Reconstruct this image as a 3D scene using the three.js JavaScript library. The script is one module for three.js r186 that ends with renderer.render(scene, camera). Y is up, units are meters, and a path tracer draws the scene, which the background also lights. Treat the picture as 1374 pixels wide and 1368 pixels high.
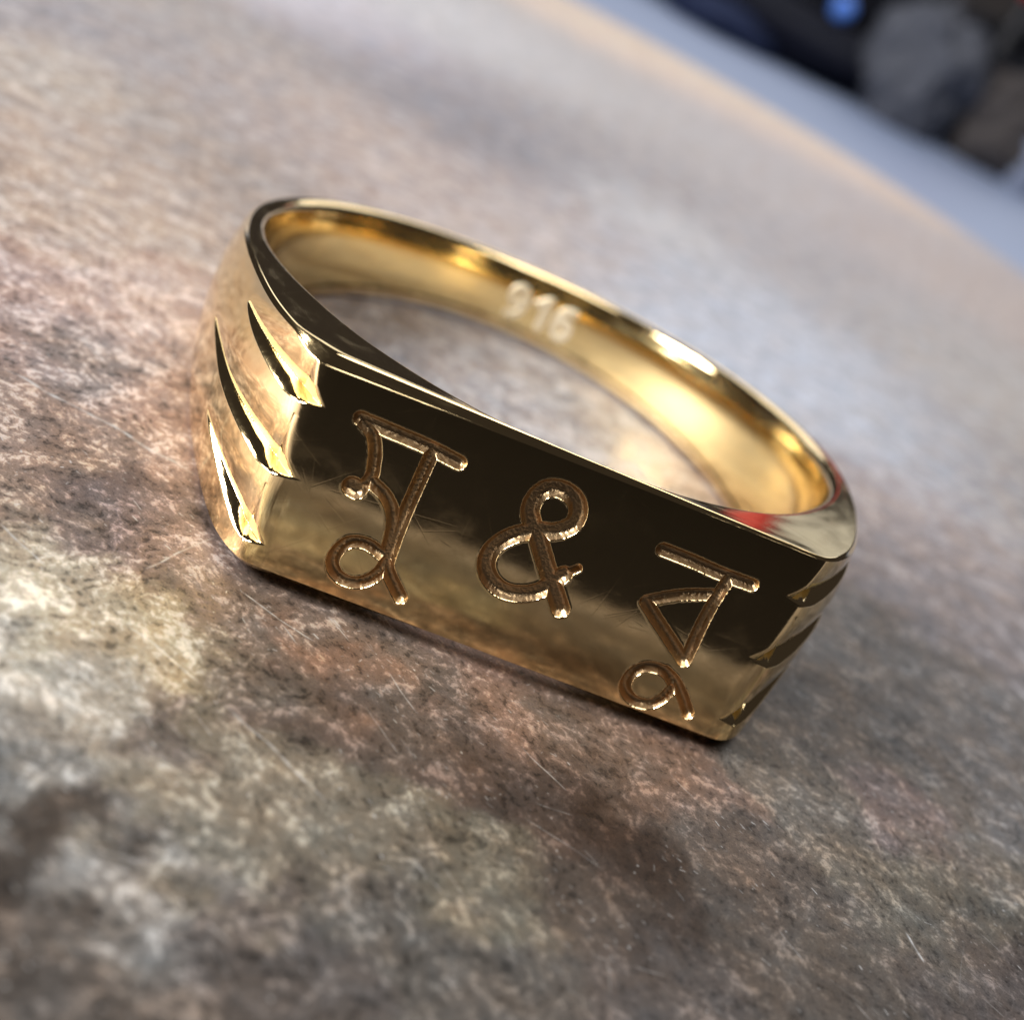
import * as THREE from 'three';
import { RectAreaLightUniformsLib } from 'three/addons/lights/RectAreaLightUniformsLib.js';
import { FontLoader } from 'three/addons/loaders/FontLoader.js';
import { TextGeometry } from 'three/addons/geometries/TextGeometry.js';

// All shapes are worked out in millimetres and written to the scene in metres.
const MM = 0.001;
const scene = new THREE.Scene();

// ---------------------------------------------------------------- camera
const W = 1024, H = 1019;
const camera = new THREE.PerspectiveCamera(2 * Math.atan(1368 / 2 / 1715.04) * 180 / Math.PI, W / H, 0.002, 30);
camera.position.set(-9.0576 * MM, 23.6562 * MM, 46.855 * MM);
camera.quaternion.setFromRotationMatrix(new THREE.Matrix4().makeBasis(
  new THREE.Vector3(0.9096, 0.41498, -0.0205),
  new THREE.Vector3(-0.3665, 0.77814, -0.51007),
  new THREE.Vector3(-0.19572, 0.47147, 0.85989)));
camera.focus = 0.0395;                 // the engraved face
camera.userData.fStop = 47;
camera.updateMatrixWorld();

// ---------------------------------------------------------------- light: a workshop with lamps overhead, dim all round
scene.background = new THREE.Color().setRGB(0.032, 0.028, 0.027);
const renderer = new THREE.WebGLRenderer({ antialias: true });
renderer.setSize(W, H);
renderer.toneMapping = THREE.LinearToneMapping;
renderer.toneMappingExposure = 0.95;
renderer.shadowMap.enabled = true;
RectAreaLightUniformsLib.init();
function panelLight(name, color, strength, w, h, at, aim) {
  const l = new THREE.RectAreaLight(new THREE.Color().setRGB(...color), strength, w, h);
  l.name = name;
  l.position.set(...at); l.lookAt(...aim);
  scene.add(l);
}
panelLight('bench_lamp', [1, 0.985, 0.965], 42, 0.13, 0.12, [-0.26, 0.17, 0.045], [0, 0, 0]);
panelLight('ceiling_panel', [1, 0.985, 0.96], 5.0, 0.30, 0.42, [0.06, 0.55, 0.05], [0, 0, 0]);
panelLight('window', [0.96, 0.97, 1.0], 1.6, 0.9, 0.36, [0.06, 0.36, -0.62], [0, 0, 0]);
panelLight('added_rim_light', [0.90, 0.95, 1.0], 0.6, 0.15, 0.09, [0.27, 0.135, -0.55], [0, 0, 0]);  // added light with no known source, brightens the right end of the rim

// ---------------------------------------------------------------- small tools
let seed = 12345;
const rand = () => { seed = (seed * 1664525 + 1013904223) >>> 0; return seed / 4294967296; };
const clamp = (x, a, b) => x < a ? a : x > b ? b : x;
const lerp = (a, b, t) => a + (b - a) * t;
const smooth = (a, b, x) => { const t = clamp((x - a) / (b - a), 0, 1); return t * t * (3 - 2 * t); };
const lin = (c) => { c /= 255; return c <= 0.04045 ? c / 12.92 : Math.pow((c + 0.055) / 1.055, 2.4); };
const srgb = (c) => 255 * (c <= 0.0031308 ? c * 12.92 : 1.055 * Math.pow(clamp(c, 0, 1), 1 / 2.4) - 0.055);
const GRAD = new Float32Array(256 * 2), PERM = new Uint16Array(512);
{
  const p = [...Array(256).keys()];
  for (let i = 255; i > 0; i--) { const j = Math.floor(rand() * (i + 1)); [p[i], p[j]] = [p[j], p[i]]; }
  for (let i = 0; i < 512; i++) PERM[i] = p[i & 255];
  for (let i = 0; i < 256; i++) { const a = rand() * 6.283185; GRAD[2 * i] = Math.cos(a); GRAD[2 * i + 1] = Math.sin(a); }
}
function noise(x, y) {                                    // gradient noise, about -0.7 .. 0.7
  const fx = Math.floor(x), fy = Math.floor(y), ix = fx & 255, iy = fy & 255;
  x -= fx; y -= fy;
  const a = PERM[PERM[ix] + iy] * 2, b = PERM[PERM[ix + 1] + iy] * 2, c = PERM[PERM[ix] + iy + 1] * 2, d = PERM[PERM[ix + 1] + iy + 1] * 2;
  const u = x * x * x * (x * (x * 6 - 15) + 10), v = y * y * y * (y * (y * 6 - 15) + 10);
  const na = GRAD[a] * x + GRAD[a + 1] * y, nb = GRAD[b] * (x - 1) + GRAD[b + 1] * y;
  const nc = GRAD[c] * x + GRAD[c + 1] * (y - 1), nd = GRAD[d] * (x - 1) + GRAD[d + 1] * (y - 1);
  return na + (nb - na) * u + ((nc - na) + (na - nb + nd - nc) * u) * v;
}
function fbm(x, y, n) { let s = 0, a = 1; for (let i = 0; i < n; i++) { s += a * noise(x, y); x = x * 2.03 + 17.1; y = y * 2.03 - 9.7; a *= 0.5; } return s; }

function thing(name, label, category, extra = {}) {
  const g = new THREE.Group(); g.name = name; g.userData = { label, category, ...extra }; scene.add(g); return g;
}
function part(name, geometry, material, parent, label) {
  const m = new THREE.Mesh(geometry, material); m.name = name; m.castShadow = m.receiveShadow = true;
  if (label) m.userData.label = label;
  parent.add(m); return m;
}

// ---------------------------------------------------------------- the slab: stains as x, z, reach in mm and their colour
const STAINS = [
  [-29.1, -29, 10, 150, 145, 150], [-21.8, -43.9, 11.4, 163, 153, 148], [-17.5, -64.6, 9.1, 220, 210, 225], [-4.9, -81.8, 11, 210, 206, 212],
  [-8.9, -58.4, 11.9, 150, 143, 148], [-18.8, -21.3, 7.1, 158, 144, 136], [-26, -22.4, 4.7, 204, 184, 164], [-21.7, -11.3, 4.9, 186, 164, 150],
  [-18, -33.3, 7.3, 163, 154, 154], [-11.1, -36.8, 6.9, 198, 173, 160], [-7.6, -50.6, 9, 138, 134, 140], [-2.5, -44.2, 8.2, 126, 126, 134],
  [-6.3, -29.7, 6.1, 192, 172, 166], [1.6, -37.5, 7.4, 190, 174, 170], [11.9, -80.4, 20.2, 192, 182, 180], [19.1, -65.7, 14.8, 174, 165, 165],
  [10.8, -46.4, 6, 208, 204, 208], [5, -60.5, 11.1, 142, 137, 140], [34.6, -87.8, 18.1, 188, 178, 182], [26.4, -57, 11.6, 163, 158, 164],
  [17.1, -33.9, 7.5, 180, 182, 196], [21.8, -28.7, 8.2, 196, 202, 222], [35.1, -51.2, 11.1, 168, 163, 164], [40.5, -46, 10.6, 182, 172, 166],
  [45.4, -77.5, 13.9, 186, 164, 154], [22.4, -10.6, 5.7, 166, 153, 151], [24.7, -5.2, 4.4, 134, 127, 128], [34.1, -26.3, 8.6, 160, 152, 150],
  [18.2, 4.3, 3.8, 130, 124, 120], [13.8, 8.1, 2.3, 110, 103, 98], [15.4, 12.3, 2.5, 124, 117, 111], [-18.1, 3.1, 2.5, 182, 156, 148],
  [-15.1, -0.1, 2.8, 188, 162, 151], [-16, 4.5, 1.8, 132, 128, 127], [-12.6, 5.8, 2, 176, 150, 140], [-15.9, 9.7, 2, 148, 128, 118],
  [-12.5, 13.5, 1.5, 100, 87, 86], [-15, 13.1, 1.5, 138, 120, 108], [-10.5, 13.9, 1.4, 138, 120, 113], [-8.5, 15.4, 1, 118, 103, 93],
  [-13, 18.2, 1.4, 178, 165, 146], [-10.7, 18.9, 1.2, 160, 148, 129], [-12.4, 21.2, 1.2, 156, 150, 142], [-9, 19, 1, 158, 145, 122],
  [-10.5, 22, 1.2, 148, 140, 129], [-11.5, 24.1, 1, 118, 117, 115], [-9.1, 21.3, 0.8, 90, 80, 76], [-7.2, 18.3, 1.1, 112, 100, 90],
  [-5, 19.1, 1.3, 92, 79, 72], [-4.7, 16.9, 1, 132, 106, 90], [-1.9, 18.2, 1.4, 98, 86, 78], [-4.2, 14.8, 0.9, 118, 103, 93],
  [-5.9, 22.3, 1.4, 124, 115, 102], [-2.8, 22.5, 1.3, 116, 108, 96], [-6.9, 24.1, 1.2, 118, 110, 98], [-10.1, 26.6, 1.1, 66, 58, 52],
  [-7.6, 27.1, 1, 138, 133, 128], [-8.2, 29.3, 1, 88, 80, 74], [-4.8, 27.7, 1.1, 93, 86, 82], [-1.3, 25.3, 1.3, 93, 88, 83],
  [0.1, 15.1, 1.3, 146, 120, 106], [4, 15.6, 1.3, 126, 107, 95], [7.4, 15.7, 1.2, 136, 114, 102], [1.4, 19.2, 1.7, 92, 77, 69],
  [4.3, 19.4, 1.4, 70, 55, 46], [6.1, 21.5, 1.5, 66, 54, 46], [2.8, 22.5, 1.3, 94, 83, 75], [0.2, 23.1, 1.2, 120, 112, 98],
  [8.9, 18.6, 1.4, 108, 96, 88], [11.7, 15.5, 1.8, 122, 113, 104], [15.7, 13.3, 1.4, 142, 120, 117], [16.1, 17.2, 2.2, 114, 107, 96],
  [9.5, 22.3, 1.7, 98, 90, 84], [22.1, 7, 3.2, 124, 119, 117], [17.5, 19.7, 2.1, 96, 88, 86], [1.5, 26.1, 1.3, 104, 97, 91],
  [5.8, 24.6, 1.4, 98, 90, 86], [1, -7.7, 3.2, 178, 171, 173], [-4, -8.1, 2.5, 160, 152, 152], [-10.5, 2.6, 1.8, 165, 145, 135],
  [-13.2, -30.6, 6, 170, 152, 146],
  [12, -118, 8, 255, 212, 184], [22, -122, 12, 255, 212, 184], [33, -116, 12, 255, 212, 184], [43, -110, 9, 255, 212, 184], [50, -103, 5, 235, 198, 172], [0, -126, 9, 240, 205, 182]
];
const TONE = 1.0;
const SLAB = { x: -8, z: -50, r: 88, thick: 8 };
// the blended stains, kept on a coarse grid over each textured area
function stainGrid(x0, z0, size, n) {
  const g = new Float32Array(n * n * 3);
  const cols = STAINS.map((s) => [lin(s[3]), lin(s[4]), lin(s[5])]);
  for (let j = 0; j < n; j++) for (let i = 0; i < n; i++) {
    const x = x0 + (i + 0.5) / n * size, z = z0 + (j + 0.5) / n * size;
    let w = 1e-9, r = 0.33e-9, gg = 0.30e-9, b = 0.28e-9;
    for (let k = 0; k < STAINS.length; k++) {
      const s = STAINS[k], dx = x - s[0], dz = z - s[1], q = (dx * dx + dz * dz) / (s[2] * s[2]);
      const e = (q < 30 ? Math.exp(-q * 0.9) : 0) + 3e-3 / (1 + q * q);
      w += e; r += e * cols[k][0]; gg += e * cols[k][1]; b += e * cols[k][2];
    }
    const o = (j * n + i) * 3; g[o] = r / w; g[o + 1] = gg / w; g[o + 2] = b / w;
  }
  return (x, z, out) => {
    const u = clamp((x - x0) / size * n - 0.5, 0, n - 1.001), v = clamp((z - z0) / size * n - 0.5, 0, n - 1.001);
    const i = Math.floor(u), j = Math.floor(v), fu = u - i, fv = v - j, o = (j * n + i) * 3;
    for (let c = 0; c < 3; c++) out[c] = lerp(lerp(g[o + c], g[o + 3 + c], fu), lerp(g[o + n * 3 + c], g[o + n * 3 + 3 + c], fu), fv);
  };
}
// scratches: x0, z0, x1, z1, half width in mm, light (+) or dark (-)
const SCRATCHES = [
  [-18.1, 7.72, -10.55, 9.68, .09, .5], [-8.14, 14.81, -5.53, 15.96, .03, 1.1], [-10.66, 18.24, -8.22, 19.39, .045, .8],
  [-7.49, 19.8, -4.09, 22.26, .05, .5], [-5.29, 14.46, -4.43, 15.32, .022, .9], [-5.15, 14.5, -4.6, 15.0, .02, .7],
  [-11.01, 15.45, -9.35, 12.64, .04, .6], [-18.64, -23.18, -16.73, -14.82, .22, -.35], [-16.73, -14.82, -15.94, -8.82, .2, -.4],
  [-16.47, 9.44, -12.05, 10.82, .11, -.45], [43.18, -51.47, 44.75, -47.11, .3, .5], [-3.11, 16.07, -1.99, 17.59, .025, .5],
  [14.45, 19.36, 14.83, 20.35, .05, 1], [1.39, 17.23, 2.87, 18.48, .03, .5], [-12.4, 19.93, -10.69, 20.89, .05, .6],
  [-6.52, 15.78, -5.94, 16.38, .03, .6], [-15.12, 15.79, -13.39, 17.01, .04, .5],
];
for (let k = 0; k < 260; k++) {                            // the many fine ones, most along the same rubbing direction
  const x = -20 + rand() * 46, z = 2 + rand() * 28, a = (rand() < 0.75 ? 0.72 : 0.1) + (rand() - 0.5) * (rand() < 0.8 ? 0.5 : 3), l = 0.3 + rand() * rand() * 3.2;
  SCRATCHES.push([x, z, x + Math.cos(a) * l, z + Math.sin(a) * l, 0.009 + rand() * 0.014, (rand() < 0.75 ? 1 : -0.8) * (0.15 + 0.45 * rand())]);
}
for (let k = 0; k < 15000; k++) {                          // glints painted as pale marks, and nicks, in clusters
  const x = -21 + rand() * 48, z = 0 + rand() * 31;
  if (fbm(x * 0.28 + 9, z * 0.28, 3) + 0.35 * noise(x * 1.3, z * 1.3) + (x < -3 ? 0.14 : 0) < rand() * 0.75 - 0.12) continue;
  const a = 0.72 + (rand() - 0.5) * (rand() < 0.6 ? 0.7 : 3.1), l = 0.03 + rand() * rand() * 0.34;
  SCRATCHES.push([x, z, x + Math.cos(a) * l, z + Math.sin(a) * l, 0.010 + 0.03 * rand() * rand(), (rand() < 0.62 ? 1 : -1) * (0.25 + 0.75 * rand())]);
}
// colour, roughness and height of a square of the slab
function slabMaps(x0, z0, size, n, fine) {
  const col = new Uint8Array(n * n * 4), rough = new Uint8Array(n * n * 4), bump = new Uint8Array(n * n * 4);
  const stain = stainGrid(x0, z0, size, 256), c = [0, 0, 0];
  const scr = new Float32Array(n * n), px = n / size;
  for (const [ax, az, bx, bz, hw, s] of SCRATCHES) {
    const l = Math.hypot(bx - ax, bz - az), w = Math.max(hw, 0.6 / px), steps = Math.ceil(l * px * 1.4);
    const r = Math.ceil(w * px * 2);
    const amp = s * Math.min(1, hw / w);
    for (let k = 0; k <= steps; k++) {
      const t = k / steps, wob = noise(ax * 3 + t * l * 0.6, az) * 0.12 * Math.sqrt(l), gap = 0.35 + 0.65 * smooth(-0.25, 0.2, noise(t * l * 2.6 + ax, bz * 5));
      const X = (lerp(ax, bx, t) - (bz - az) / l * wob - x0) * px, Z = (lerp(az, bz, t) + (bx - ax) / l * wob - z0) * px;
      const fade = Math.min(1, t * 6, (1 - t) * 6) * gap;
      for (let j = Math.max(0, Math.floor(Z - r)); j <= Math.min(n - 1, Z + r); j++) for (let i = Math.max(0, Math.floor(X - r)); i <= Math.min(n - 1, X + r); i++) {
        const d = Math.hypot(i - X, j - Z) / (w * px), v = amp * fade * Math.exp(-d * d * 1.6), o = j * n + i;
        if (Math.abs(v) > Math.abs(scr[o])) scr[o] = v;
      }
    }
  }
  const ca = Math.cos(0.66), sa = Math.sin(0.66);
  for (let j = 0; j < n; j++) for (let i = 0; i < n; i++) {
    const x = x0 + (i + 0.5) / px, z = z0 + (j + 0.5) / px, o = j * n + i, o4 = o * 4;
    const along = x * ca + z * sa, across = -x * sa + z * ca;
    const wx = fbm(x * 0.35, z * 0.35, 6) * 2.3, wz = fbm(x * 0.35 + 50, z * 0.35 + 31, 6) * 2.3;
    stain(x + wx, z + wz, c);
    { const l = 0.3 * c[0] + 0.55 * c[1] + 0.15 * c[2]; for (let q = 0; q < 3; q++) c[q] = lerp(c[q], l, 0.04); }
    const lightLift = TONE * (1 + 0.34 * smooth(8, 20, z) * (1 - 0.95 * smooth(-3, 2, x))) * lerp(1, 0.82, smooth(25, 32, z)), calm = lerp(0.55, lerp(1, 0.78, smooth(-3, 6, x)), smooth(-12, 10, z));  // paints missing foreground light, and shade near the front edge, into the stains
    const big = fbm(x * 0.16 + 3, z * 0.16, 3), mid = fbm(x * 0.85 + wx * 0.5, z * 0.85 + 7, 4);
    const streak = fbm(along * 0.5, across * 2.4 + wx, 5);
    const lay = smooth(-0.25, 0.35, big + 0.5 * wx * 0.4), turn = mid * 0.35;
    const ga = fbm(along * 2.4 + mid, (across + turn) * 5.4, fine ? 4 : 2), gi = fbm(x * 3.6 + wx, z * 3.6 + mid, fine ? 5 : 2), grain = lerp(gi, ga, 0.1 + 0.4 * lay), grit = rand();
    const tiny = fine ? noise(along * 9 + grain, across * 17) + 0.8 * noise(x * 26 + 4, z * 26) : 0;
    const lum = (c[0] + c[1] + c[2]) / 3;
    // worn crust: pale specks and veins where the skin has broken, more of them where the stain is pale
    const crust = smooth(0.06, 0.40, grain * 0.7 + mid * 0.45 + streak * 0.2 + tiny * 0.22 + (lum - 0.26) * 0.3);
    const vein = smooth(0.86, 0.985, 1 - Math.abs(noise(x * 1.5 + wx, z * 1.5 + wz * 1.2)) * 2) * smooth(-0.05, 0.35, fbm(x * 0.3 + 30, z * 0.3 + 12, 3) + (lum - 0.22));
    const pit = smooth(0.18, 0.46, -grain * 0.8 - mid * 0.35 - tiny * 0.22);
    let k = 1 + calm * (0.42 * mid + 0.16 * big + 0.20 * streak + 0.26 * grain + 0.20 * tiny);
    k *= lerp(1.06, 0.84, calm) + calm * (0.85 * crust + 0.45 * vein - 0.45 * pit) + (1 - calm) * 0.3 * vein;
    if (fine) k *= grit > 0.975 ? 1.45 : grit < 0.05 ? 0.66 : 1 + 0.16 * (grit - 0.5);
    const sc = scr[o];
    k = k * (1 + 0.45 * Math.min(sc, 0)) ;
    const warm = fbm(x * 0.5 + 80, z * 0.5 - 20, 3) * 0.10 + fbm(x * 2.2, z * 2.2 + 60, 2) * 0.05;
    for (let q = 0; q < 3; q++) {
      let v = c[q] * lightLift * k * (1 + (q === 0 ? warm : q === 2 ? -warm : 0));
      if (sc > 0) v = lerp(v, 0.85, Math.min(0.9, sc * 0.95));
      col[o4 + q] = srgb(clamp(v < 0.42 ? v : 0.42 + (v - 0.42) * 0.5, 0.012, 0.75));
    }
    col[o4 + 3] = 255;
    const ro = clamp(0.60 + 0.2 * grain + 0.12 * mid - 0.3 * Math.max(0, sc) + 0.1 * pit, 0.3, 0.95) * 255;
    rough[o4] = rough[o4 + 1] = rough[o4 + 2] = ro; rough[o4 + 3] = 255;
    const hgt = clamp(0.5 + 0.16 * grain + 0.10 * mid + 0.05 * tiny + 0.12 * streak + 0.14 * crust + 0.08 * vein - 0.22 * pit - 0.25 * Math.abs(sc), 0, 1) * 255;
    bump[o4] = bump[o4 + 1] = bump[o4 + 2] = hgt; bump[o4 + 3] = 255;
  }
  const tex = (a, s) => { const t = new THREE.DataTexture(a, n, n); t.magFilter = t.minFilter = THREE.LinearFilter; if (s) t.colorSpace = THREE.SRGBColorSpace; t.needsUpdate = true; return t; };
  return new THREE.MeshStandardMaterial({ name: 'slab', map: tex(col, true), roughnessMap: tex(rough), roughness: 1, bumpMap: tex(bump), bumpScale: 0.000026, metalness: 0.7 });
}
const near = { x: -28, z: -34, size: 67 }, whole = { x: SLAB.x - 87, z: SLAB.z - 87, size: 174 };
function flat(shape, area) {                               // a flat shape drawn in (x, z) as a sheet facing up
  const g = new THREE.ShapeGeometry(shape, 1), p = g.attributes.position, uv = g.attributes.uv, nn = g.attributes.normal;
  for (let i = 0; i < p.count; i++) {
    const x = p.getX(i), z = p.getY(i);
    uv.setXY(i, (x - area.x) / area.size, (z - area.z) / area.size);
    p.setXYZ(i, x * MM, 0, z * MM); nn.setXYZ(i, 0, 1, 0);
  }
  const ix = g.index.array; for (let i = 0; i < ix.length; i += 3) { const t = ix[i]; ix[i] = ix[i + 1]; ix[i + 1] = t; }
  return g;
}
const slab = thing('metal_slab', 'round mottled grey, pink and brown stained slab with scratches', 'slab', { kind: 'structure' });  // a stained, scratched metal slab
{
  const rim = 5, R = SLAB.r - rim;
  const zc = (x) => SLAB.z + Math.sqrt(R * R - (x - SLAB.x) ** 2);
  const x1 = near.x + near.size, z0 = near.z;
  const a0 = Math.atan2(zc(x1) - SLAB.z, x1 - SLAB.x), a1 = Math.atan2(zc(near.x) - SLAB.z, near.x - SLAB.x);
  const s = new THREE.Shape(); s.moveTo(near.x, z0); s.lineTo(x1, z0);
  for (let k = 0; k <= 60; k++) { const a = lerp(a0, a1, k / 60); s.lineTo(SLAB.x + R * Math.cos(a), SLAB.z + R * Math.sin(a)); }
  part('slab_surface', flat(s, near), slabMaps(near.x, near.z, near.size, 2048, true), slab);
  const f = new THREE.Shape(); f.moveTo(x1, zc(x1));
  f.lineTo(x1, z0); f.lineTo(near.x, z0); f.lineTo(near.x, zc(near.x));
  for (let k = 1; k <= 240; k++) { const a = lerp(a1, a0 + 2 * Math.PI, k / 240); f.lineTo(SLAB.x + R * Math.cos(a), SLAB.z + R * Math.sin(a)); }
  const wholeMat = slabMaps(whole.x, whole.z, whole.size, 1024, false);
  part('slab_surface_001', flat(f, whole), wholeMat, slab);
  const pts = [];
  for (let k = 0; k <= 10; k++) { const t = k / 10 * Math.PI / 2; pts.push(new THREE.Vector2((R + rim * Math.sin(t)) * MM, (3.2 * Math.cos(t) - 3.2) * MM)); }
  pts.push(new THREE.Vector2((R + rim) * MM, (-SLAB.thick + 0.5) * MM), new THREE.Vector2((R + rim - 0.5) * MM, -SLAB.thick * MM), new THREE.Vector2(0, -SLAB.thick * MM));
  const g = new THREE.LatheGeometry(pts.reverse(), 240);
  g.translate(SLAB.x * MM, 0, SLAB.z * MM);
  const p = g.attributes.position, uv = g.attributes.uv;
  for (let i = 0; i < p.count; i++) uv.setXY(i, (p.getX(i) / MM - whole.x) / whole.size, (p.getZ(i) / MM - whole.z) / whole.size);
  part('slab_rim', g, wholeMat, slab);
}

// ---------------------------------------------------------------- the ring, worked out lying level and then set down on the slab
const RI = 11.826, RZ = 12.746, ZF = 13.585, ZB = -13.714, HF = 7.36, HB = 3.4, QD = 0.747, PHI = -0.07541, Y0 = 2.93;
const halfHeight = (z) => { const u = (z - ZB) / (ZF - ZB); return HB / 2 + (HF / 2 - HB / 2) * u + QD * u * (1 - u); };
const setDown = (p) => { const c = Math.cos(PHI), s = Math.sin(PHI), y = p[1], z = p[2]; return [p[0] * MM, (y * c - z * s + Y0) * MM, (y * s + z * c) * MM]; };
// plan of the outside, half of it: the face from its middle, the corner, the shoulder, then the round back
const planHalf = [[0, ZF], [2, ZF], [4, ZF], [6, ZF], [7.4, ZF], [7.9, ZF], [8.25, 13.55], [8.55, 13.42], [8.9, 13.12], [9.3, 12.62], [9.81, 11.85], [10.63, 10.2], [11.5, 7.8], [12.1, 5.7], [12.56, 3.4], [12.78, 1.2], [12.8, -0.6]];
for (let k = 1; k <= 14; k++) { const a = -0.05 - k / 14 * (Math.PI / 2 - 0.05); planHalf.push([12.8 * Math.cos(a), 13.72 * Math.sin(a)]); }
const planPts = [...planHalf.map((p) => new THREE.Vector3(p[0], 0, p[1])), ...planHalf.slice(1, -1).reverse().map((p) => new THREE.Vector3(-p[0], 0, p[1]))];
const planCurve = new THREE.CatmullRomCurve3(planPts, true, 'centripetal');
const DENSE = 6000, plan = planCurve.getPoints(DENSE);      // closed: plan[0] == plan[DENSE]
const arc = new Float64Array(DENSE + 1);
for (let i = 1; i <= DENSE; i++) arc[i] = arc[i - 1] + Math.hypot(plan[i].x - plan[i - 1].x, plan[i].z - plan[i - 1].z);
const LOOP = arc[DENSE];
function planAt(s) {                                        // s from -LOOP/2 (middle of the back) through 0 (middle of the face)
  s = ((s % LOOP) + LOOP) % LOOP;
  let a = 0, b = DENSE; while (b - a > 1) { const m = (a + b) >> 1; if (arc[m] <= s) a = m; else b = m; }
  const t = (s - arc[a]) / (arc[b] - arc[a]);
  return [lerp(plan[a].x, plan[b].x, t), lerp(plan[a].z, plan[b].z, t)];
}
const S_CORNER = 8.62;                                      // arc length from the middle of the face to the corner
// engraved strokes on the face, in mm from its middle
const GLYPHS = [
  { name: 'engraved_letter', label: 'left engraved letter with a ball, a long slanting stem and a loop', strokes: [
    [.215, [-6.72, 2.2], [-5.78, 2.19], [-4.52, 2.17], [-3.51, 2.08]],
    [.19, [-6.62, 2.12], [-6.21, 1.86], [-5.96, 1.43], [-5.83, 1.02], [-5.75, .62], [-5.86, .3], [-6.07, .12]],
    [.30, [-6.16, .12], [-6.02, .1]],
    [.20, [-5.72, .5], [-5.14, .24], [-4.77, -.12], [-4.55, -.57], [-4.45, -1.03], [-4.37, -1.49], [-4.16, -1.96], [-3.73, -2.41], [-3.42, -2.7]],
    [.20, [-4.38, 2.02], [-4.38, 1.08], [-4.37, -.12], [-4.32, -1.03], [-4.26, -1.69]],
    [.19, [-4.47, -1.6], [-4.91, -1.45], [-5.28, -1.46], [-5.6, -1.61], [-5.8, -1.98], [-5.81, -2.39], [-5.58, -2.7], [-5.21, -2.82], [-4.8, -2.73], [-4.49, -2.43], [-4.32, -2.04], [-4.29, -1.7]]] },
  { name: 'engraved_ampersand', label: 'engraved ampersand in the middle of the face', strokes: [
    [.27, [-.66, 1.15], [-.91, 1.53], [-.93, 2.0], [-.75, 2.35], [-.45, 2.5], [-.05, 2.5], [.3, 2.32], [.49, 2.01], [.5, 1.64], [.3, 1.36], [0, 1.15], [-.31, 1.06]],
    [.27, [-.7, 1.18], [-.37, .88], [.09, .34], [.63, -.29], [1.07, -.77], [1.38, -1.12]],
    [.26, [-.56, .92], [-.93, .68], [-1.26, .33], [-1.46, -.11], [-1.44, -.56], [-1.22, -.92], [-.85, -1.16], [-.42, -1.23], [.02, -1.11], [.44, -.84], [.74, -.42], [.95, .0]],
    [.13, [.85, -.2], [1.06, .12], [1.27, .36]]] },
  { name: 'engraved_letter', label: 'right engraved letter with a triangle under a bar and a loop below', strokes: [
    [.205, [3.45, 1.97], [4.5, 1.98], [5.51, 1.95], [6.62, 1.99]],
    [.20, [5.85, 1.9], [5.77, 1.13], [5.78, .07], [5.84, -.69], [5.87, -1.23]],
    [.19, [5.6, 1.2], [4.94, .93], [4.4, .64], [3.77, .2]],
    [.20, [3.76, .16], [4.38, -.27], [5.16, -.78], [5.84, -1.24]],
    [.18, [5.91, -2.1], [5.53, -1.86], [5.12, -1.81], [4.75, -1.95], [4.48, -2.29], [4.47, -2.75], [4.72, -3.05], [5.12, -3.17], [5.52, -3.08], [5.8, -2.75], [5.93, -2.32]],
    [.18, [5.43, -1.79], [5.89, -2.0], [6.4, -2.41], [6.88, -2.92]]] },
];
const segs = [];
GLYPHS.forEach((g, gi) => g.strokes.forEach(([hw, ...pts]) => {
  const c = pts.length > 2 ? new THREE.CatmullRomCurve3(pts.map((p) => new THREE.Vector3(p[0], p[1], 0)), false, 'centripetal').getPoints(pts.length * 5) : pts.map((p) => ({ x: p[0], y: p[1] }));
  for (let i = 1; i < c.length; i++) segs.push([c[i - 1].x, c[i - 1].y, c[i].x, c[i].y, hw * 1.1, gi]);
}));
const CELL = 0.25, cells = new Map();                        // which strokes are near a spot of the face
segs.forEach((s, k) => {
  for (let i = Math.floor((Math.min(s[0], s[2]) - 0.5) / CELL); i <= Math.floor((Math.max(s[0], s[2]) + 0.5) / CELL); i++)
    for (let j = Math.floor((Math.min(s[1], s[3]) - 0.5) / CELL); j <= Math.floor((Math.max(s[1], s[3]) + 0.5) / CELL); j++) {
      const key = i * 1000 + j; if (!cells.has(key)) cells.set(key, []); cells.get(key).push(k);
    }
});
const cut = { depth: 0, which: -1 };
function engraving(x, y) {                                   // depth of the cut at a spot of the face
  cut.depth = 0; cut.which = -1;
  const list = cells.get(Math.floor(x / CELL) * 1000 + Math.floor(y / CELL));
  if (!list) return cut;
  let best = -9, segHalf = 0.2;
  for (const k of list) {
    const s = segs[k], dx = s[2] - s[0], dy = s[3] - s[1], t = clamp(((x - s[0]) * dx + (y - s[1]) * dy) / (dx * dx + dy * dy + 1e-12), 0, 1);
    const d = s[4] - Math.hypot(x - s[0] - dx * t, y - s[1] - dy * t);
    if (d > best) { best = d; cut.which = s[5]; segHalf = s[4]; }
  }
  best += 0.012 * noise(x * 9, y * 9);
  if (best <= 0) { cut.which = -1; cut.depth = best > -0.08 ? -0.010 * Math.pow(1 + best / 0.08, 2) * (0.7 + 0.6 * noise(x * 6, y * 6)) : 0; return cut; }
  const f = clamp(best / Math.min(segHalf, 0.21), 0, 1);
  cut.depth = 0.24 * (1 - Math.pow(1 - f, 2.1)) + (0.012 * noise(x * 10, y * 10) + 0.012 * noise(x * 24, y * 24)) * smooth(0.05, 0.12, best);
  return cut;
}
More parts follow.
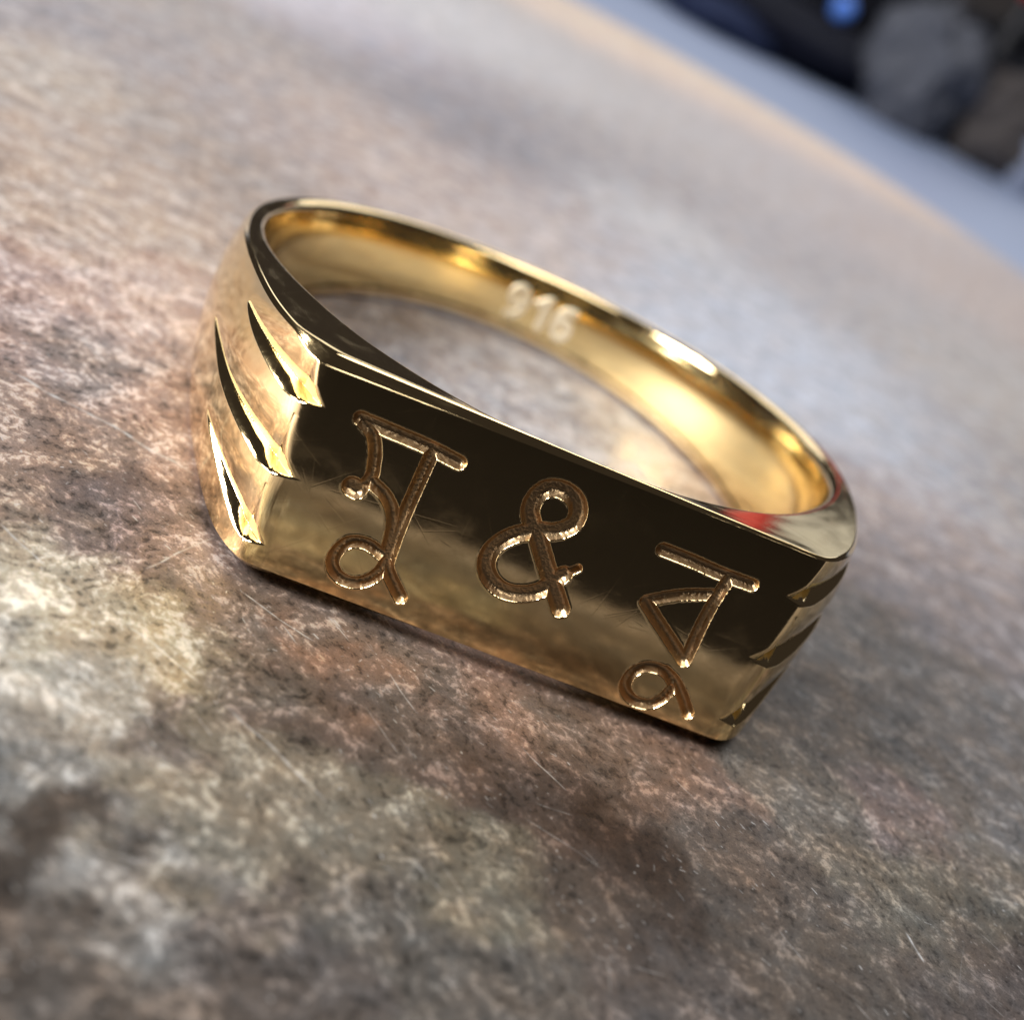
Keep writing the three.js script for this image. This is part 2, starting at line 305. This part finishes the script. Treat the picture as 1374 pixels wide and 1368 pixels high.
// the three flutes cut along each shoulder: height where they start and at the corner, length, depth
const FLUTES = [[2.62, 2.10, 5.2, .52], [.82, -.28, 7.6, .53], [-1.15, -2.64, 4.6, .45]];
const fl = { depth: 0, which: -1 };
function flute(q, y) {                                       // q: distance from the corner back along the shoulder
  fl.depth = 0; fl.which = -1;
  if (q < -1.1 || q > 9) return fl;
  for (let k = 0; k < 3; k++) {
    const [ys, yc, len, deep] = FLUTES[k], t = clamp(q / len, -0.02, 1), yk = lerp(yc, ys, t);
    const e = q < 0 ? 1 : Math.pow(clamp(1 - q / len, 0, 1), 0.8);
    const d = deep * e, u = y - yk;
    if (d < 0.004) continue;
    const up = 0.3 + 1.5 * e, low = (0.07 + 0.33 * e) * lerp(0.55, 1, smooth(-0.1, 0.9, q)), strip = 0.06 + 0.44 * e;
    let g = 0;
    if (u >= 0 && u < up) { const w = 1 - u / up; g = 0.72 * Math.pow(w, 1.9) + 0.28 * Math.max(0, 1 - u / strip); } else if (u < 0 && u > -low) { const w = -u / low; g = Math.pow(1 - w, 1.45); }
    g = g * d;
    if (u > 0 && u < strip && q > 0.05) g += (0.010 * noise(q * 13, u * 22) + 0.008 * noise(q * 24, u * 9)) * Math.min(1, g * 20);
    else if (u < 0) g += (0.013 * noise(q * 2.2 + k * 5, u * 4) + 0.003 * noise(q * 7, u * 9 + k)) * Math.min(1, g * 8);
    if (g > fl.depth) { fl.depth = g; fl.which = u > 0 && u < strip ? k : -1; }
  }
  return fl;
}
const polish = (x, z, y) => 0.0032 * noise(x * 0.31 + y * 0.27 + 5, z * 0.31 - y * 0.25) + 0.0013 * noise(x * 1.1 - y * 0.8, z * 1.1 + y * 0.8 + 9);
// stations round the ring: close together where it is cut, wide apart at the back
const stations = [];
{
  const F = S_CORNER, half = [];
  let s = 0; while (s < LOOP / 2 - 0.05) { half.push(s); s += s < 7.2 ? 0.02 : s < F + 1.2 ? 0.022 : s < F + 8 ? 0.04 : 0.16; }
  half.push(LOOP / 2);
  for (let k = half.length - 1; k > 0; k--) stations.push(-half[k]);
  stations.push(...half);
}
const NS = stations.length, NV = 370;
const bulgeAt = (q) => 0.42 * smooth(0.2, 5, q);             // the shoulders and the back are gently domed, the face is flat
const comfort = (L) => Math.min(0.22, L * 0.18), filletOf = (st, L) => lerp(Math.min(0.34, L * 0.3), Math.min(0.5, L * 0.48), smooth(5, 14, st.q));
const station = stations.map((s) => {
  const [x, z] = planAt(s), e = 0.01, a = planAt(s - e), b = planAt(s + e);
  const tx = (b[0] - a[0]) / (2 * e), tz = (b[1] - a[1]) / (2 * e), l = Math.hypot(tx, tz);
  const nx0 = tz / l, nz0 = -tx / l, sg = nx0 * x + nz0 * z < 0 ? -1 : 1;
  const k = 1 / Math.sqrt((x / RI) ** 2 + (z / RZ) ** 2);
  const q = Math.abs(s) - S_CORNER;
  const onFace = 1 - smooth(-0.2, 1.6, q);
  return { s, x, z, nx: nx0 * sg, nz: nz0 * sg, ix: x * k, iz: z * k, q, bulge: bulgeAt(q), onFace,
    cham: lerp(0.11, 0.54, Math.pow((9 - clamp(s, -9, 9)) / 18, 1.4)) * onFace + lerp(0.16, 0.22, smooth(6, 18, q)) * (1 - onFace), chamB: lerp(0.18, 0.30, onFace) };
});
// a flute cuts the shoulder back; where it runs out through the corner it takes a bite of the face, which stays flat
const FN = [0.74, 0.67], bite = [0, 0];
function cutIn(st, y) {
  bite[0] = bite[1] = 0;
  if (st.q < -1.3 || st.q > 9) return bite;
  const d = flute(st.q, y).depth, sx = st.x < 0 ? -1 : 1;
  if (d <= 0) return bite;
  if (st.q < 0) { const a = d / FN[1] + st.q * FN[0] / FN[1], w = 0.05; bite[1] = -(a > 4 * w ? a : w * Math.log(1 + Math.exp(a / w))) * smooth(-1.3, -1.0, st.q); return bite; }
  const t = smooth(0, 1.3, st.q), dx = st.nx * sx * t, dz = lerp(1, st.nz, t), l = Math.hypot(dx, dz), fx = lerp(FN[0], st.nx * sx, t), fz = lerp(FN[1], st.nz, t);
  const a = d / Math.max(0.5, (dx * fx + dz * fz) / l / Math.hypot(fx, fz));
  bite[0] = -a * dx / l * sx; bite[1] = -a * dz / l; return bite;
}
// the face leans back a little
const lean = (st, y) => y * 0.105 * (1 - smooth(-0.5, 5, st.q)) * (st.z > 0 ? 1 : 0);
const wallY = (st, v) => v * (halfHeight(st.z) - (v > 0 ? st.cham : st.chamB) * 0.85);
function outerPoint(st, v) {                                 // v from -1 to 1 up the outside wall
  const y = wallY(st, v);
  let d = polish(st.x, st.z, y) + st.bulge * (1 - Math.pow(Math.abs(v), 2.2)) - st.bulge * 0.25;
  if (st.q < -0.3) d -= engraving(st.s, y).depth;
  const c = cutIn(st, y);
  return [st.x + st.nx * d + c[0], y, st.z + st.nz * d + c[1] - lean(st, y)];
}
// a grid of points with smooth normals, split into parts by what `which` says of each cell
function gridParts(rows, cols, at, uvAt, which, flip) {
  const n = rows * cols, pos = new Float32Array(n * 3), nor = new Float32Array(n * 3);
  for (let j = 0; j < cols; j++) for (let i = 0; i < rows; i++) { const p = setDown(at(i, j)), o = (j * rows + i) * 3; pos[o] = p[0]; pos[o + 1] = p[1]; pos[o + 2] = p[2]; }
  for (let j = 0; j < cols; j++) for (let i = 0; i < rows; i++) {
    const ja = j === 0 ? cols - 2 : j - 1, jb = j === cols - 1 ? 1 : j + 1, ia = Math.max(0, i - 1), ib = Math.min(rows - 1, i + 1);   // the loop closes: first and last station coincide
    const a = (ja * rows + i) * 3, b = (jb * rows + i) * 3, c = (j * rows + ia) * 3, d = (j * rows + ib) * 3, o = (j * rows + i) * 3;
    const ux = pos[b] - pos[a], uy = pos[b + 1] - pos[a + 1], uz = pos[b + 2] - pos[a + 2], vx = pos[d] - pos[c], vy = pos[d + 1] - pos[c + 1], vz = pos[d + 2] - pos[c + 2];
    let x = uy * vz - uz * vy, y = uz * vx - ux * vz, z = ux * vy - uy * vx; const l = Math.hypot(x, y, z) * (flip ? -1 : 1) || 1;
    nor[o] = x / l; nor[o + 1] = y / l; nor[o + 2] = z / l;
  }
  const lists = new Map();
  for (let j = 0; j < cols - 1; j++) for (let i = 0; i < rows - 1; i++) {
    const k = which(i, j); if (!lists.has(k)) lists.set(k, []);
    const a = j * rows + i, b = a + rows, c = b + 1, d = a + 1, l = lists.get(k);
    if (flip) l.push(a, c, b, a, d, c); else l.push(a, b, c, a, c, d);
  }
  const out = new Map();
  for (const [k, l] of lists) {
    const seen = new Map(), ix = new Uint32Array(l.length);
    l.forEach((v, t) => { let m = seen.get(v); if (m === undefined) { m = seen.size; seen.set(v, m); } ix[t] = m; });
    const p = new Float32Array(seen.size * 3), nn = new Float32Array(seen.size * 3), uv = new Float32Array(seen.size * 2);
    for (const [v, m] of seen) { for (let t = 0; t < 3; t++) { p[m * 3 + t] = pos[v * 3 + t]; nn[m * 3 + t] = nor[v * 3 + t]; } const q = uvAt(v % rows, Math.floor(v / rows)); uv[m * 2] = q[0]; uv[m * 2 + 1] = q[1]; }
    const g = new THREE.BufferGeometry();
    g.setAttribute('position', new THREE.BufferAttribute(p, 3)); g.setAttribute('normal', new THREE.BufferAttribute(nn, 3)); g.setAttribute('uv', new THREE.BufferAttribute(uv, 2));
    g.setIndex(new THREE.BufferAttribute(ix, 1)); out.set(k, g);
  }
  return out;
}
// ---- gold
function goldMaps(n) {
  const r = new Uint8Array(n * n * 4), b = new Uint8Array(n * n * 4), f = new Float32Array(n * n);
  for (let k = 0; k < 520; k++) {
    let x = rand() * n, y = rand() * n; const a = rand() * 6.283, l = 10 + rand() * rand() * 260, s = 0.25 + 0.75 * rand();
    for (let t = 0; t < l; t++) { x += Math.cos(a); y += Math.sin(a); const o = ((Math.floor(y) % n + n) % n) * n + (Math.floor(x) % n + n) % n; f[o] = Math.max(f[o], s * Math.min(1, t / 12, (l - t) / 12)); }
  }
  for (let j = 0; j < n; j++) for (let i = 0; i < n; i++) {
    const o = j * n + i, u = i / n * 20, v = j / n * 20;
    const smear = smooth(0.0, 0.7, fbm(u * 0.55, v * 0.55 + 4, 4));
    const ro = clamp(0.075 + 0.08 * smear + 0.08 * f[o] + 0.025 * noise(u * 9, v * 9), 0.03, 1) * 255;
    r[o * 4] = r[o * 4 + 1] = r[o * 4 + 2] = ro; r[o * 4 + 3] = 255;
    const h = clamp(0.6 + 0.1 * noise(u * 2.2, v * 2.2) - 0.28 * f[o], 0, 1) * 255;
    b[o * 4] = b[o * 4 + 1] = b[o * 4 + 2] = h; b[o * 4 + 3] = 255;
  }
  const tex = (d) => { const t = new THREE.DataTexture(d, n, n); t.wrapS = t.wrapT = THREE.RepeatWrapping; t.magFilter = t.minFilter = THREE.LinearFilter; t.needsUpdate = true; return t; };
  return [tex(r), tex(b)];
}
const [goldRough, goldBump] = goldMaps(1024);
const GOLD = [0.96, 0.735, 0.39];
const gold = new THREE.MeshStandardMaterial({ name: 'polished_gold', color: new THREE.Color().setRGB(...GOLD), metalness: 1, roughness: 1, roughnessMap: goldRough, bumpMap: goldBump, bumpScale: 0.0000022 });
const shadedCut = new THREE.MeshStandardMaterial({ name: 'shaded_cut_gold', color: new THREE.Color().setRGB(0.66, 0.46, 0.255), metalness: 1, roughness: 0.31 });  // same gold, coloured darker to stand for shade down in the cuts
const filed = new THREE.MeshStandardMaterial({ name: 'lit_filed_gold', color: new THREE.Color().setRGB(1.0, 0.85, 0.46), metalness: 1, roughness: 0.62 });  // filed finish, its colour brightened so the strips look lit
const innerGold = gold.clone(); innerGold.name = 'bounce_gold'; innerGold.color.setRGB(0.98, 0.755, 0.36); innerGold.roughness = 1.7;  // deeper tint stands for light bouncing about inside the band
const stamped = new THREE.MeshStandardMaterial({ name: 'lit_stamped_gold', color: new THREE.Color().setRGB(1.0, 0.92, 0.74), metalness: 1, roughness: 0.55 });  // colour paled for the light a sunk stamp would catch

const ring = thing('signet_ring', 'polished yellow gold signet ring with an engraved rectangular face lying on the slab', 'ring');
{
  const vAt = (i) => -1 + 2 * i / (NV - 1);
  // outside wall: face, letters, shoulders, flutes and the back
  const key = (i, j) => {
    const st = station[j], y = wallY(st, vAt(i + 0.5)), s = (stations[j] + stations[Math.min(NS - 1, j + 1)]) / 2;
    if (st.q < -0.3) { const e = engraving(s, y); if (e.depth > 0.03) return 'glyph' + e.which; }
    if (st.q > -0.75) { const f = flute(Math.max(0, st.q), y); if (st.q < 0 && cutIn(st, y)[1] > -0.06) f.which = -1; if (f.which >= 0 && f.depth > 0.012) return 'flute' + f.which + (s < 0 ? 'a' : 'b'); }
    return st.q < -0.1 ? 'face' : st.q < 9 ? (s < 0 ? 'shoulder_a' : 'shoulder_b') : 'band';
  };
  const all = gridParts(NV, NS, (i, j) => outerPoint(station[j], vAt(i)), (i, j) => [station[j].s / LOOP * 4, vAt(i) * 4 / 20], key, false);
  part('signet_face', all.get('face'), gold, ring, 'flat polished face of the ring, dark with reflections');
  GLYPHS.forEach((g, k) => part(g.name + (GLYPHS.findIndex((h) => h.name === g.name) < k ? '_001' : ''), all.get('glyph' + k), shadedCut, ring, g.label));
  part('shoulder', all.get('shoulder_a'), gold, ring); part('shoulder_001', all.get('shoulder_b'), gold, ring);
  part('band', all.get('band'), gold, ring);
  let nf = 0;
  for (const side of 'ab') for (let k = 0; k < 3; k++) if (all.get('flute' + k + side)) { part("flute" + (nf ? "_" + String(nf).padStart(3, "0") : ""), all.get("flute" + k + side), filed, ring); nf++; }
  // edges: chamfer, flat side, rounded inner edge; the same above and below
  const chain = (st, up) => {
    const ye = halfHeight(st.z), yi = halfHeight(st.iz), c = up > 0 ? st.cham : st.chamB, d0 = -st.bulge * 0.25;
    const L = Math.hypot(st.x - st.ix, st.z - st.iz), cx = (st.ix - st.x) / L, cz = (st.iz - st.z) / L, ri = filletOf(st, L), Li = L - comfort(L);
    const at = (w, y, o = 0) => [st.x + st.nx * (d0 + o) + cx * w, y * up, st.z + st.nz * (d0 + o) + cz * w - lean(st, y * up) * Math.max(0, 1 - w / (L * 0.6))];
    const pts = [], B = (p, q, r, n, first) => { for (let k = first ? 0 : 1; k <= n; k++) { const t = k / n, a = (1 - t) * (1 - t), b = 2 * t * (1 - t), e = t * t; pts.push([0, 1, 2].map((m) => a * p[m] + b * q[m] + e * r[m])); } };
    const Lr = (p, q, n) => { for (let k = 1; k <= n; k++) pts.push([0, 1, 2].map((m) => lerp(p[m], q[m], k / n))); };
    const hy = c * 0.85, A = at(0, ye - hy), M0 = at(c * 0.12, ye - hy * 0.86), M1 = at(c * 0.72, ye - hy * 0.14), T = at(c * 1.15, ye);
    let dy = polish(st.x, st.z, up * (ye - hy)); A[0] += st.nx * dy; A[2] += st.nz * dy;
    const bt = cutIn(st, up * (ye - hy)); A[0] += bt[0]; A[2] += bt[1];
    const E = at(Li - ri, yi), K = at(Li - ri * 0.1, yi), I = at(Li, yi - ri * 1.1);
    B(A, at(0, ye - hy * 0.95), M0, 5, true); Lr(M0, M1, 4); B(M1, at(c * 0.9, ye), T, 6); Lr(T, E, 12);
    for (let k = pts.length - 12; k < pts.length; k++) pts[k][1] += up * 0.006 * noise(st.s * 0.5, k * 0.25);
    B(E, K, I, 10);
    return pts;
  };
  for (const up of [1, -1]) {
    const chains = station.map((st) => chain(st, up)), n = chains[0].length;
    const g = gridParts(n, NS, (i, j) => chains[j][i], (i, j) => [station[j].s / LOOP * 4, i / 60], (i, j) => i < 12 && station[j].q < 0.3 ? 'bevel' : 'rim', up < 0);
    part('rim' + (up > 0 ? '' : '_001'), g.get('rim'), gold, ring);
    part('bevel' + (up > 0 ? '' : '_001'), g.get('bevel'), gold, ring);
  }
  const NI = 48;
  const inner = gridParts(NI, NS, (i, j) => {
    const st = station[j], t = 1 - 2 * i / (NI - 1), L = Math.hypot(st.x - st.ix, st.z - st.iz), ri = filletOf(st, L), y = t * (halfHeight(st.iz) - ri * 1.1);
    const o = polish(st.ix, st.iz + 40, y) + comfort(L) * Math.pow(Math.abs(t), 3.2), ox = (st.x - st.ix) / L, oz = (st.z - st.iz) / L;
    return [st.ix + o * ox, y, st.iz + o * oz];
  }, (i, j) => [station[j].s / LOOP * 4, i / 60], () => 'inner', false);
  part('inner_band', inner.get('inner'), innerGold, ring);
  // the stamp inside the back of the band
  const font = await new FontLoader().loadAsync('fonts/droid/droid_sans_bold.typeface.json');
  [['9', -1.0, 0.04], ['1', 4.9, 0.0], ['6', 11.2, -0.03]].forEach(([ch, deg, dy], k) => {
    const g = new TextGeometry(ch, { font, size: 1.7, depth: 0.02, curveSegments: 10, bevelEnabled: true, bevelThickness: 0.11, bevelSize: 0.06, bevelSegments: 5 });
    g.computeBoundingBox(); const bb = g.boundingBox; g.translate(-(bb.min.x + bb.max.x) / 2, -(bb.min.y + bb.max.y) / 2, 0);
    const p = g.attributes.position;
    for (let i = 0; i < p.count; i++) {
      const a = deg * Math.PI / 180 + p.getX(i) / RZ, k = 1 - (p.getZ(i) - 0.03) / RZ;
      const w = setDown([RI * Math.sin(a) * k, p.getY(i) + dy, -RZ * Math.cos(a) * k]); p.setXYZ(i, ...w);
    }
    g.computeVertexNormals();
    part('hallmark_digit' + (k ? '_00' + k : ''), g, stamped, ring, 'digit ' + ch + ' stamped inside the back of the band');
  });
}

// ---------------------------------------------------------------- behind the slab, far out of focus: the bench and what lies on it
{
  const benchGeo = new THREE.BoxGeometry(1.2, 0.02, 0.6); benchGeo.translate(0.1, (-SLAB.thick - 10) * MM, -0.315);
  const bench = part('tabletop', benchGeo, new THREE.MeshStandardMaterial({ name: 'pale_blue_bench', color: new THREE.Color().setRGB(0.28, 0.34, 0.50), roughness: 0.5 }), scene);
  bench.userData = { label: 'pale blue-grey tabletop behind the slab', category: 'tabletop', kind: 'structure' };
}
function lump(name, label, category, at, size, color, rough, bumpy, s0) {   // a crumpled soft bundle standing on the bench
  const g = new THREE.SphereGeometry(1, 96, 64), p = g.attributes.position;
  for (let i = 0; i < p.count; i++) {
    const x = p.getX(i), y = p.getY(i), z = p.getZ(i);
    const fold = 1 + bumpy * (fbm(x * 1.6 + s0 + z, y * 1.6 - z, 3) + 0.5 * Math.abs(noise(x * 3 + z * 2 + s0, y * 3 - z)));
    p.setXYZ(i, x * fold * size[0] * MM, Math.max(-size[1] * 0.75, y * fold * size[1]) * MM + size[1] * 0.75 * MM, z * fold * size[2] * MM);
  }
  g.computeVertexNormals();
  const m = new THREE.Mesh(g, new THREE.MeshPhysicalMaterial({ name: category, color: new THREE.Color().setRGB(...color), roughness: rough, specularIntensity: 0.2 }));
  m.name = name; m.position.set(at[0] * MM, -SLAB.thick * MM, at[1] * MM); m.castShadow = m.receiveShadow = true;
  m.userData = { label, category }; scene.add(m); return m;
}
lump('grey_pouch', 'blurred mid-grey rounded pouch behind the slab, largest of the dark heap', 'pouch', [92, -243], [13, 15, 13], [0.085, 0.09, 0.11], 0.9, 0.3, 3);
lump('brown_pouch', 'blurred brownish grey pouch at the right edge of the heap', 'pouch', [114, -243], [12, 12, 11], [0.065, 0.058, 0.058], 0.9, 0.3, 9);
lump('black_cloth', 'blurred black cloth heaped behind the slab under the blue bead', 'cloth', [64, -268], [44, 6.5, 30], [0.005, 0.006, 0.013], 0.9, 0.2, 14);
lump('black_cloth_001', 'blurred black cloth rising behind the grey pouches', 'cloth', [124, -300], [62, 16, 32], [0.006, 0.0065, 0.010], 0.9, 0.25, 21);
lump('navy_cloth', 'blurred dark navy cloth edge left of the blue bead', 'cloth', [48, -246], [14, 4, 10], [0.02, 0.028, 0.065], 0.85, 0.25, 31);
lump('pale_cloth', 'blurred pale blue-grey scrap against the brownish pouch at the right edge', 'cloth', [122, -234], [5, 8, 5], [0.22, 0.25, 0.34], 0.85, 0.3, 41);
function blob(name, label, category, r, at, color, rough) {
  const g = new THREE.SphereGeometry(r * MM, 32, 20), m = new THREE.Mesh(g, new THREE.MeshStandardMaterial({ name: category, color: new THREE.Color().setRGB(...color), roughness: rough }));
  m.name = name; m.position.set(at[0] * MM, at[1] * MM, at[2] * MM); m.castShadow = m.receiveShadow = true; m.userData = { label, category }; scene.add(m);
}
blob('blue_bead', 'blurred bright blue bead on the black cloth behind the slab', 'bead', 2.7, [74.5, 6.5, -262], [0.10, 0.26, 0.86], 0.3);
{
  const t = thing('hand_tool', 'blurred tool with a red handle standing at the top right corner', 'tool');
  t.position.set(0.117, -SLAB.thick * MM, -0.275);
  const shaft = new THREE.CylinderGeometry(0.0022, 0.0022, 0.034, 16); shaft.translate(0, 0.017, 0);
  part('shaft', shaft, new THREE.MeshStandardMaterial({ name: 'dark_steel', color: new THREE.Color().setRGB(0.05, 0.05, 0.055), metalness: 0.6, roughness: 0.5 }), t);
  const handle = new THREE.CapsuleGeometry(0.0065, 0.034, 8, 24); handle.translate(0, 0.034 + 0.0225, 0);
  part('handle', handle, new THREE.MeshStandardMaterial({ name: 'red_handle', color: new THREE.Color().setRGB(0.62, 0.05, 0.05), roughness: 0.4 }), t);
}
{
  const g = new THREE.BoxGeometry(1.2, 0.01, 0.6); g.translate(0.1, (-SLAB.thick - 5.4) * MM, 0.2899);  // unseen sheet, added to darken what the ring face reflects
  const mat = part('added_bench_mat', g, new THREE.MeshPhysicalMaterial({ name: 'added_black_mat', color: new THREE.Color().setRGB(0.006, 0.005, 0.005), roughness: 1, specularIntensity: 0.15 }), scene);
  mat.userData = { label: 'unseen black mat added under the front of the slab to darken reflections', category: 'mat', kind: 'structure' };
}

renderer.render(scene, camera);
